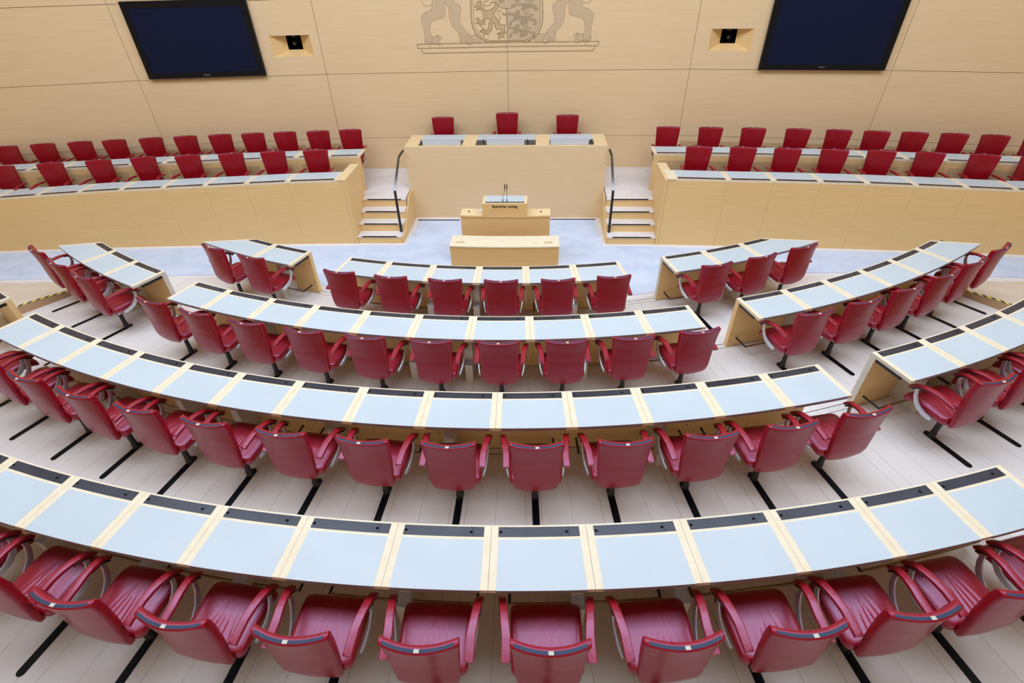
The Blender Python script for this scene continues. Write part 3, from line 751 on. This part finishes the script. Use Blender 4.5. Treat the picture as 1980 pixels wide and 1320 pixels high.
# ---------------------------------------------------------------- lectern, bench
def bowed(x0, x1, y0, y1, z0, z1, bow, n=12, name='x', mat='maple', parent=None, off=(0, 0)):
    m = MB(); f = lambda x: bow*(1-((x-(x0+x1)/2)/((x1-x0)/2))**2)
    A = [x0+(x1-x0)*i/n for i in range(n+1)]
    m.prism([(x-off[0], y0-f(x)-off[1]) for x in A]+[(x-off[0], y1-f(x)-off[1]) for x in A[::-1]], z0, z1)
    return m.obj(name, mat, parent)
def lectern():
    cx, cy = .1, 8.1
    r = empty('lectern', (cx, cy, 0)); tag(r, 'maple speakers lectern with raised box, brown lettering and two microphones', 'lectern')
    K = dict(parent=r, off=(cx, cy))
    bowed(-.645, .845, 8.00, 8.06, 0, .92, .02, name='front_panel', **K)
    m = MB(); m.box(-.645-cx, -.585-cx, 8.061-cy, 8.27-cy, 0, .92); m.box(.785-cx, .845-cx, 8.061-cy, 8.27-cy, 0, .92); m.obj('side_panels', 'maple', r)
    bowed(-.65, .85, 7.99, 8.275, .9205, .95, .02, name='desktop', mat='maple_mid', **K)
    m = MB(); x0, x1, y0, y1 = -.272-cx, .465-cx, 7.972-cy, 8.31-cy
    # box with a top that falls away slightly towards the speaker
    m.add([(x0, y0, .951), (x1, y0, .951), (x1, y1, .951), (x0, y1, .951), (x0, y0, 1.155), (x1, y0, 1.155), (x1-.0, y1, 1.155), (x0+.0, y1, 1.155)],
          [(0, 3, 2, 1), (4, 5, 6, 7), (0, 1, 5, 4), (1, 2, 6, 5), (2, 3, 7, 6), (3, 0, 4, 7)])
    bx = m.obj('lectern_box', 'maple', r)
    m = MB(); m.box(x0, x1, y0, y1, 1.1555, 1.16); m.obj('box_lid', 'maple_mid', bx)
    m = MB(); m.box(-.225-cx, .418-cx, 8.045-cy, 8.31-cy, 1.1602, 1.163); o = m.obj('writing_surface', 'glass', bx); o['label'] = 'pale grey writing surface'
    m = MB(); m.box(-.225-cx, .418-cx, 8.012-cy, 8.04-cy, 1.1602, 1.165); o = m.obj('display_slot', 'hole', bx); o['label'] = 'black slot'
    # microphones
    for xa, xb in ((.066, .103), (.133, .137)):
        m = MB(); m.tube([(xa-cx, 8.026-cy, 1.165), (xa-cx, 8.026-cy, 1.212)], .0075, 10)
        st = m.obj('microphone', 'black', r, True)
        m = MB(); m.tube([(xa-cx, 8.026-cy, 1.205), (xa+(xb-xa)*.5-cx, 8.03-cy, 1.29), (xb-cx, 8.04-cy, 1.37)], .0032, 6); m.obj('gooseneck', 'black', st, True)
        m = MB(); m.tube([(xb-cx, 8.04-cy, 1.365), (xb-cx, 8.045-cy, 1.38), (xb+.002-cx, 8.05-cy, 1.452), (xb+.002-cx, 8.05-cy, 1.456)], [.006, .0088, .0078, .004], 10); m.obj('microphone_head', 'black', st, True)
    m = MB(); m.tube([(.103-cx, 8.04-cy, 1.353), (.137-cx, 8.04-cy, 1.350)], .003, 6); m.obj('microphone_clip', 'black', r)
    for x in (-.516, .693):
        m = MB(); m.tube([(x-cx, 8.13-cy, .9501), (x-cx, 8.13-cy, .966)], .013, 12); m.obj('button', 'black', r, True)
    m = MB(); m.tube([(-.326-cx, 8.19-cy, .9501), (-.326-cx, 8.19-cy, .956)], .045, 20); o = m.obj('cable_cap', 'white', r, True)
    # lettering
    o = text('Bayerischer Landtag', .052, .41, 'letters', bx, (.1-cx, 7.9695-cy, 1.112), 'lettering', .0008, .002, 1.25); o['label'] = 'dark brown lettering'
lectern()
def steno():
    cx, cy = .117, 7.5
    r = empty('stenographer_bench', (cx, cy, 0)); tag(r, 'low solid maple bench with bowed front standing before the lectern', 'bench')
    K = dict(parent=r, off=(cx, cy))
    bowed(-.752, .983, 7.335, 7.715, 0, .70, .03, name='body', **K)
    bowed(-.757, .988, 7.33, 7.72, .7005, .722, .03, name='benchtop', mat='maple_top', **K)
    for x in (-.60, .82):
        m = MB(); m.box(x-.065-cx, x+.065-cx, 7.43-cy, 7.50-cy, .7222, .7236); v = m.obj('speaker_grille', 'inlay', r); v['label'] = 'small inset grille'
steno()

# ---------------------------------------------------------------- wall screens and camera niches
def on_panel(i, u, off=0.):
    (x0, y0), (x1, y1) = WX[i], WX[i+1]; L = math.hypot(x1-x0, y1-y0); tx, ty = (x1-x0)/L, (y1-y0)/L
    nx, ny = (ty, -tx)
    if ny > 0: nx, ny = -nx, -ny
    return (x0+tx*u+nx*off, y0+ty*u+ny*off), math.atan2(ty, tx)
def tv(i, u0, u1, z0, z1, side):
    (x, y), rz = on_panel(i, (u0+u1)/2, .0); w = (u1-u0)/2; h = z1-z0
    r = empty('wall_screen', (x, y, z0), rz); tag(r, 'large black flat screen, switched off, high on the wall at %s' % side, 'television', 'large wall screens')
    m = MB()
    bz_, bt = .095, .11
    m.box(-w, w, -.03, -.002, 0, h); m.box(-w, w, -.08, -.0301, 0, bz_); m.box(-w, w, -.08, -.0301, h-bt, h); m.box(-w, -w+.11, -.08, -.0301, bz_+.0001, h-bt-.0001); m.box(w-.11, w, -.08, -.0301, bz_+.0001, h-bt-.0001)
    m.obj('bezel', 'tv', r)
    m = MB(); m.box(-w+.11, w-.11, -.074, -.031, bz_, h-bt); o = m.obj('display_panel', 'tvscreen', r); o['label'] = 'dark blue display'
    text('Panasonic', .06, .105, 'logo', r, (0, -.0812, .05), 'maker_mark')
tv(2, .262, 2.522, 2.55, 3.83, 'left'); tv(5, 1.262, 3.486, 2.535, 3.80, 'right')
def niche(i, u0, u1, z0, z1, a0, a1, c0, side):
    (x, y), rz = on_panel(i, (u0+u1)/2, 0.)
    r = empty('camera_niche', (x, y, z0), rz); r.parent = WALL[0]
    um = (u0+u1)/2; w = (u1-u0)/2; h = z1-z0; A0, A1 = a0-um, a1-um; D_ = .2; b0 = c0-z0
    m = MB()
    o_ = [(-w, 0, 0), (w, 0, 0), (w, 0, h), (-w, 0, h)]; n_ = [(A0, D_, b0), (A1, D_, b0), (A1, D_, h-.001), (A0, D_, h-.001)]
    m.add(o_+n_, [(0, 1, 5, 4), (1, 2, 6, 5), (2, 3, 7, 6), (3, 0, 4, 7)]); m.obj('splayed_lining', 'maple', r)
    m = MB(); m.add([(A0, D_, b0), (A1, D_, b0), (A1, D_, h), (A0, D_, h), (A0, D_+.25, b0), (A1, D_+.25, b0), (A1, D_+.25, h), (A0, D_+.25, h)],
                    [(0, 1, 5, 4), (1, 2, 6, 5), (2, 3, 7, 6), (3, 0, 4, 7), (4, 5, 6, 7)]); m.obj('inner_box', 'hole', r)
    c = empty('ceiling_camera', (0, 0, 0)); 
    cx = (A0+A1)/2; q = Matrix.Translation((x, y, z0)) @ Matrix.Rotation(rz, 4, 'Z')
    p = q @ Vector((cx, D_+.06, h-.001)); c.location = p; c.rotation_euler = (0, 0, rz)
    tag(c, 'black dome-mounted camera inside the %s wall opening' % ('left' if side.endswith('left') else 'right'), 'camera', 'small wall cameras')
    m = MB(); m.tube([(0, 0, 0), (0, 0, -.05), (0, 0, -.06)], [.065, .065, .055], 20); m.obj('mount', 'black', c, True)
    m = MB(); m.band([(.055, 0, -.05), (.06, 0, -.10), (.055, 0, -.15)], .012, .05); m.band([(-.055, 0, -.05), (-.06, 0, -.10), (-.055, 0, -.15)], .012, .05); m.obj('yoke', 'tv', c, True)
    m = MB(); m.tube([(0, .05, -.12), (0, -.02, -.14), (0, -.075, -.157), (0, -.078, -.158)], [.046, .046, .040, .036], 20); hd = m.obj('camera_head', 'tv', c, True)
    m = MB(); m.tube([(0, -.078, -.158), (0, -.088, -.161)], [.034, .030], 20); m.obj('lens', 'socket', hd, True)
niche(2, 2.755, 3.525, 2.853, 3.215, 3.01, 3.295, 2.95, 'on the left')
niche(5, .274, 1.04, 2.84, 3.2, .50, .783, 2.94, 'on the right')

# ---------------------------------------------------------------- coat of arms inlaid in the wall
EM = {"legs":[[-1.377,3.767],[-1.394,3.618],[-1.423,3.581],[-1.458,3.561],[-1.549,3.532],[-1.595,3.494],[-1.622,3.456],[-1.62,3.393],[-1.605,3.315],[-1.592,3.251],[-1.588,3.172],[-1.602,3.056],[-1.586,3.034],[-1.54,3.026],[-1.462,3.036],[-1.404,3.024],[-1.381,3.002],[-1.346,3.008],[-1.3,3.037],[-1.301,3.074],[-1.318,3.11],[-1.313,3.154],[-1.346,3.16],[-1.417,3.134],[-1.442,3.134],[-1.463,3.17],[-1.479,3.214],[-1.469,3.299],[-1.457,3.363],[-1.42,3.397],[-1.317,3.424],[-1.215,3.447],[-1.172,3.47],[-1.158,3.519],[-1.156,3.587],[-1.159,3.672],[-1.092,3.614],[-1.085,3.552],[-1.087,3.448],[-1.06,3.336],[-1.016,3.279],[-0.924,3.177],[-0.916,3.119],[-0.922,3.054],[-0.902,3.036],[-0.851,3.046],[-0.801,3.027],[-0.77,2.997],[-0.711,2.993],[-0.675,3.025],[-0.583,3.013],[-0.531,3.023],[-0.512,3.063],[-0.577,3.108],[-0.615,3.166],[-0.666,3.148],[-0.709,3.142],[-0.778,3.218],[-0.832,3.276],[-0.89,3.34],[-0.896,3.411],[-0.877,3.494],[-0.849,3.583],[-0.861,3.63],[-1.0,3.72],[-1.053,3.761]],"claws":[[[-1.523,3.062],[-1.485,3.054],[-1.485,3.018],[-1.512,2.97],[-1.52,3.011]],[[-1.362,3.06],[-1.323,3.059],[-1.302,3.023],[-1.323,2.986],[-1.353,3.023]],[[-1.314,3.15],[-1.273,3.139],[-1.254,3.117],[-1.269,3.092],[-1.284,3.11],[-1.318,3.11]],[[-0.879,3.112],[-0.86,3.09],[-0.9,3.057],[-0.902,3.036],[-0.921,3.061],[-0.906,3.098]],[[-0.739,3.073],[-0.698,3.062],[-0.688,3.014],[-0.711,2.985],[-0.738,3.022]]],"tail":[[-1.581,3.757],[-1.587,3.716],[-1.56,3.669],[-1.514,3.641],[-1.474,3.635],[-1.432,3.643],[-1.393,3.663]],"toes":[[[-1.578,3.099],[-1.588,3.048]],[[-1.447,3.127],[-1.462,3.032]],[[-1.417,3.134],[-1.365,3.147],[-1.316,3.132]],[[-0.917,3.163],[-0.89,3.18],[-0.857,3.183]],[[-0.802,3.132],[-0.803,3.067],[-0.793,3.027]],[[-0.774,3.168],[-0.702,3.117],[-0.672,3.065],[-0.679,3.025]]],"ped":[[-1.754,3.017],[-1.753,2.947],[-1.682,2.942],[-1.677,2.897],[-1.641,2.861]],"pedmid":[[0.014,3.034],[0.012,2.945],[0.01,2.88]],"shield_o":[[-0.661,3.748],[-0.66,3.715],[-0.669,3.492],[-0.665,3.35],[-0.644,3.263],[-0.583,3.157],[-0.504,3.09],[-0.424,3.048],[-0.37,3.029],[0.015,3.024]],"shield_i":[[-0.621,3.747],[-0.62,3.714],[-0.625,3.492],[-0.623,3.326],[-0.578,3.227],[-0.502,3.132],[-0.422,3.083],[-0.328,3.052],[0.016,3.048]],"lion":[[-0.489,3.579],[-0.434,3.489],[-0.435,3.421],[-0.453,3.387],[-0.507,3.39],[-0.532,3.422],[-0.552,3.434],[-0.58,3.417],[-0.541,3.382],[-0.584,3.349],[-0.578,3.337],[-0.517,3.342],[-0.519,3.313],[-0.492,3.295],[-0.47,3.341],[-0.423,3.323],[-0.414,3.363],[-0.42,3.386],[-0.364,3.425],[-0.292,3.39],[-0.348,3.339],[-0.355,3.259],[-0.394,3.224],[-0.428,3.228],[-0.453,3.266],[-0.474,3.269],[-0.442,3.231],[-0.51,3.229],[-0.515,3.2],[-0.451,3.19],[-0.453,3.143],[-0.44,3.137],[-0.403,3.189],[-0.364,3.148],[-0.355,3.189],[-0.299,3.217],[-0.28,3.263],[-0.288,3.321],[-0.239,3.349],[-0.222,3.268],[-0.19,3.233],[-0.108,3.243],[-0.103,3.197],[-0.117,3.174],[-0.178,3.18],[-0.193,3.154],[-0.125,3.156],[-0.167,3.11],[-0.162,3.077],[-0.106,3.115],[-0.052,3.096],[-0.064,3.132],[-0.069,3.179],[-0.029,3.166],[-0.021,3.196],[-0.048,3.214],[-0.043,3.272],[-0.032,3.312],[-0.126,3.313],[-0.145,3.348],[-0.147,3.377],[-0.183,3.406],[-0.247,3.486],[-0.156,3.596],[-0.155,3.619],[-0.193,3.663],[-0.206,3.669],[-0.215,3.608],[-0.256,3.576],[-0.277,3.562],[-0.391,3.544],[-0.455,3.59],[-0.48,3.624],[-0.485,3.657],[-0.457,3.679],[-0.469,3.701],[-0.556,3.68],[-0.551,3.653],[-0.593,3.62],[-0.588,3.598],[-0.514,3.608],[-0.509,3.585],[-0.574,3.567],[-0.558,3.552],[-0.496,3.574]],"ltail":[[-0.147,3.385],[-0.119,3.416],[-0.121,3.444],[-0.16,3.485],[-0.172,3.518],[-0.145,3.54],[-0.111,3.537],[-0.073,3.489],[-0.02,3.491],[-0.02,3.465],[-0.074,3.472]],"lhead":[[[-0.336,3.71],[-0.344,3.691],[-0.417,3.689],[-0.419,3.645],[-0.354,3.616],[-0.3,3.637],[-0.245,3.675],[-0.244,3.708]],[[-0.466,3.629],[-0.439,3.64],[-0.396,3.589]],[[-0.285,3.67],[-0.245,3.675],[-0.206,3.669]]],"lions":[[[0.027,3.499],[0.074,3.515],[0.087,3.492],[0.167,3.491],[0.181,3.541],[0.254,3.54],[0.253,3.461],[0.333,3.438],[0.413,3.45],[0.48,3.396],[0.52,3.418],[0.553,3.383],[0.567,3.349],[0.6,3.337],[0.56,3.326],[0.55,3.283],[0.48,3.316],[0.54,3.338],[0.52,3.367],[0.466,3.356],[0.419,3.397],[0.399,3.323],[0.345,3.318],[0.285,3.293],[0.232,3.354],[0.272,3.365],[0.252,3.399],[0.185,3.372],[0.118,3.367],[0.097,3.344],[0.096,3.298],[0.069,3.299],[0.022,3.322],[0.07,3.345],[0.037,3.374],[0.071,3.368],[0.118,3.39],[0.132,3.435],[0.086,3.475],[0.039,3.442]],[[0.023,3.279],[0.069,3.293],[0.081,3.273],[0.159,3.272],[0.173,3.317],[0.244,3.316],[0.243,3.245],[0.321,3.224],[0.399,3.235],[0.463,3.186],[0.502,3.206],[0.535,3.175],[0.548,3.143],[0.581,3.133],[0.542,3.123],[0.532,3.084],[0.464,3.114],[0.522,3.134],[0.503,3.16],[0.45,3.15],[0.405,3.187],[0.385,3.12],[0.333,3.115],[0.274,3.093],[0.222,3.148],[0.262,3.158],[0.242,3.189],[0.177,3.164],[0.111,3.16],[0.091,3.139],[0.091,3.098],[0.064,3.098],[0.019,3.12],[0.065,3.14],[0.033,3.166],[0.066,3.16],[0.112,3.18],[0.126,3.221],[0.081,3.258],[0.035,3.228]],[[0.222,3.629],[0.275,3.65],[0.479,3.647],[0.486,3.625],[0.538,3.624],[0.565,3.591],[0.598,3.562],[0.552,3.513],[0.512,3.558],[0.453,3.587],[0.42,3.565],[0.347,3.55],[0.32,3.522],[0.268,3.573],[0.321,3.6],[0.275,3.617],[0.222,3.602]]],"ctail":[[[0.333,3.511],[0.333,3.477],[0.439,3.467],[0.506,3.472],[0.503,3.452],[0.439,3.442]],[[0.318,3.295],[0.325,3.26],[0.419,3.253],[0.473,3.253],[0.47,3.241]],[[0.361,3.698],[0.374,3.676],[0.453,3.681],[0.505,3.685],[0.505,3.663]],[[0.347,3.522],[0.413,3.504],[0.439,3.531]],[[0.325,3.298],[0.386,3.288],[0.406,3.305]]],"ring":[[-0.204,3.719],[-0.186,3.663],[-0.155,3.624],[-0.103,3.587],[-0.037,3.575],[0.029,3.573],[0.082,3.579],[0.156,3.603],[0.216,3.646],[0.25,3.7],[0.256,3.711]],"loz":[[[-0.145,3.707],[-0.134,3.64],[-0.076,3.595],[-0.03,3.582],[-0.017,3.582],[-0.035,3.655],[-0.033,3.705]],[[-0.033,3.705],[-0.034,3.686],[0.045,3.671],[0.059,3.703]],[[0.077,3.626],[0.099,3.592],[0.176,3.622],[0.15,3.641]],[[0.158,3.702],[0.183,3.641],[0.243,3.7]]]}
def emblem():
    r = empty('coat_of_arms', (0, 11.40, 2.86)); tag(r, 'large heraldic shield with standing lions inlaid on the wall above the presiding desk', 'coat of arms')
    def pt(p, lay): 
        x, z = p; return (x, wall_y(x)-.0015-.0012*lay-11.40, z-2.86)
    def fill(name, polys, mat, lay, label=None):
        cu = bpy.data.curves.new(name, 'CURVE'); cu.dimensions = '2D'; cu.fill_mode = 'BOTH'
        for pl in polys:
            sp = cu.splines.new('POLY'); sp.points.add(len(pl)-1); sp.use_cyclic_u = True
            for i, (x, z) in enumerate(pl): sp.points[i].co = (x, z, 0, 1)
        t = bpy.data.objects.new('t', cu); COL.objects.link(t)
        dg = bpy.context.evaluated_depsgraph_get(); dg.update()
        me = bpy.data.meshes.new_from_object(t.evaluated_get(dg)); bpy.data.objects.remove(t)
        bm = bmesh.new(); bm.from_mesh(me)
        bmesh.ops.bisect_plane(bm, geom=bm.verts[:]+bm.edges[:]+bm.faces[:], plane_co=(0, 0, 0), plane_no=(1, 0, 0))
        for v in bm.verts: v.co = pt((v.co.x, v.co.y), lay)
        bm.to_mesh(me); bm.free(); me.materials.clear(); me.materials.append(M[mat])
        o = bpy.data.objects.new(name, me); COL.objects.link(o); o.parent = r
        if label: o['label'] = label
        return o
    def lines(name, paths, w, lay, mat='ink', closed=False):
        m = MB()
        for pl in paths:
            q = list(pl)+([pl[0]] if closed else [])
            for (x0, z0), (x1, z1) in zip(q, q[1:]):
                L = math.hypot(x1-x0, z1-z0)
                if L < 1e-5: continue
                dx, dz = (x1-x0)/L*w/2, (z1-z0)/L*w/2
                c = [(x0-dx-dz, z0-dz+dx), (x0-dx+dz, z0-dz-dx), (x1+dx+dz, z1+dz-dx), (x1+dx-dz, z1+dz+dx)]
                m.add([pt(p, lay) for p in c], [(0, 1, 2, 3)])
        o = m.obj(name, mat, r); return o
    mir = lambda pl: [(-x+.012, z) for x, z in pl]
    both = lambda L: list(L)+[mir(p) for p in L]
    for f in (lambda p: p, mir):
        o = fill('lion_legs', [f(EM['legs'])], 'inlay', 0, 'shaded hind legs of a standing lion')
        fill('claws', [f(p) for p in EM['claws']], 'wall', 1)
    for f in (lambda p: p, mir): lines('leg_outline', [f(EM['legs'])], .004, 2, 'ink', True)
    lines('claw_outline', both(EM['claws']), .005, 3, 'ink', True)
    lines('toe_lines', both(EM['toes']+[EM['tail']]), .006, 2)
    p = EM['ped']; m = EM['pedmid']
    lines('plinth_outline', both([[(m[0][0], m[0][1]-.012), (p[0][0], p[0][1]), (p[1][0], p[1][1]), (m[1][0], p[1][1])], [p[2], p[3], p[4], (m[2][0], p[4][1])]]), .011, 4)
    so, si = EM['shield_o'], EM['shield_i']
    lines('shield_outline', both([so]), .018, 4); lines('shield_inner_line', both([si]), .009, 4)
    sr = mir(si)
    field = [(0.012, si[0][1])]+sr
    fill('shaded_field', [[(.012, si[0][1])]+sr], 'inlay', 0, 'shaded right half of the shield')
    # striped lion on the left half
    L = EM['lion']; lines('striped_lion', [L], .009, 3, 'ink', True)
    hat = []; zs = [z for _, z in L]; z = min(zs)+.012
    while z < max(zs):
        xs = []
        for (x0, z0), (x1, z1) in zip(L, L[1:]+L[:1]):
            if (z0-z)*(z1-z) < 0: xs.append(x0+(x1-x0)*(z-z0)/(z1-z0))
        xs.sort()
        for a, b in zip(xs[::2], xs[1::2]): hat.append([(a, z), (b, z)])
        z += .0245
    lines('lion_stripes', hat, .006, 3); lines('lion_tail', [EM['ltail']]+EM['lhead'], .009, 3)
    fill('dark_lions', EM['lions'], 'inlay_dark', 2, 'three dark walking lions'); lines('lion_tails', EM['ctail'], .008, 3)
    rg = EM['ring']
    fill('centre_disc', [rg], 'inlay', 3); fill('lozenges', EM['loz'], 'inlay_dark', 4, 'dark lozenges'); lines('disc_outline', [rg], .007, 5)
    lines('shield_division', [[(.012, si[-1][1]), (.012, rg[4][1])]], .008, 4)
emblem()

# ---------------------------------------------------------------- light, camera
w = bpy.data.worlds.new('World'); S.world = w; w.use_nodes = True
bg = w.node_tree.nodes['Background']; bg.inputs[0].default_value = (.9, .95, 1., 1); bg.inputs[1].default_value = .5
la = bpy.data.lights.new('skylight', 'AREA'); la.shape = 'RECTANGLE'; la.size = 18; la.size_y = 4.6; la.energy = 1480; la.color = (.68, .80, 1.)
lo = bpy.data.objects.new('skylight', la); COL.objects.link(lo); lo.location = (0, 5., 8.95)

cam = bpy.data.cameras.new('camera'); co = bpy.data.objects.new('camera', cam); COL.objects.link(co); S.camera = co
F_PX, PITCH, ROLL, YAW = 988.871805, 0.6535419225, -0.0241945142, -0.0618006523
cam.sensor_width = 36; cam.sensor_fit = 'HORIZONTAL'; cam.lens = F_PX/1980*36; cam.clip_end = 200; cam.clip_start = .05
cy, sy, cp, sp = math.cos(YAW), math.sin(YAW), math.cos(PITCH), math.sin(PITCH)
fw = Vector((sy*cp, cy*cp, -sp)); rt = Vector((cy, -sy, 0)); up = rt.cross(fw)
r2 = rt*math.cos(ROLL)+up*math.sin(ROLL); u2 = up*math.cos(ROLL)-rt*math.sin(ROLL)
co.matrix_world = Matrix(((r2.x, u2.x, -fw.x, .65925), (r2.y, u2.y, -fw.y, 0), (r2.z, u2.z, -fw.z, 4.44699), (0, 0, 0, 1)))
S.view_settings.view_transform = 'Standard'; S.view_settings.look = 'None'; S.view_settings.gamma = 1; S.view_settings.exposure = 0.0
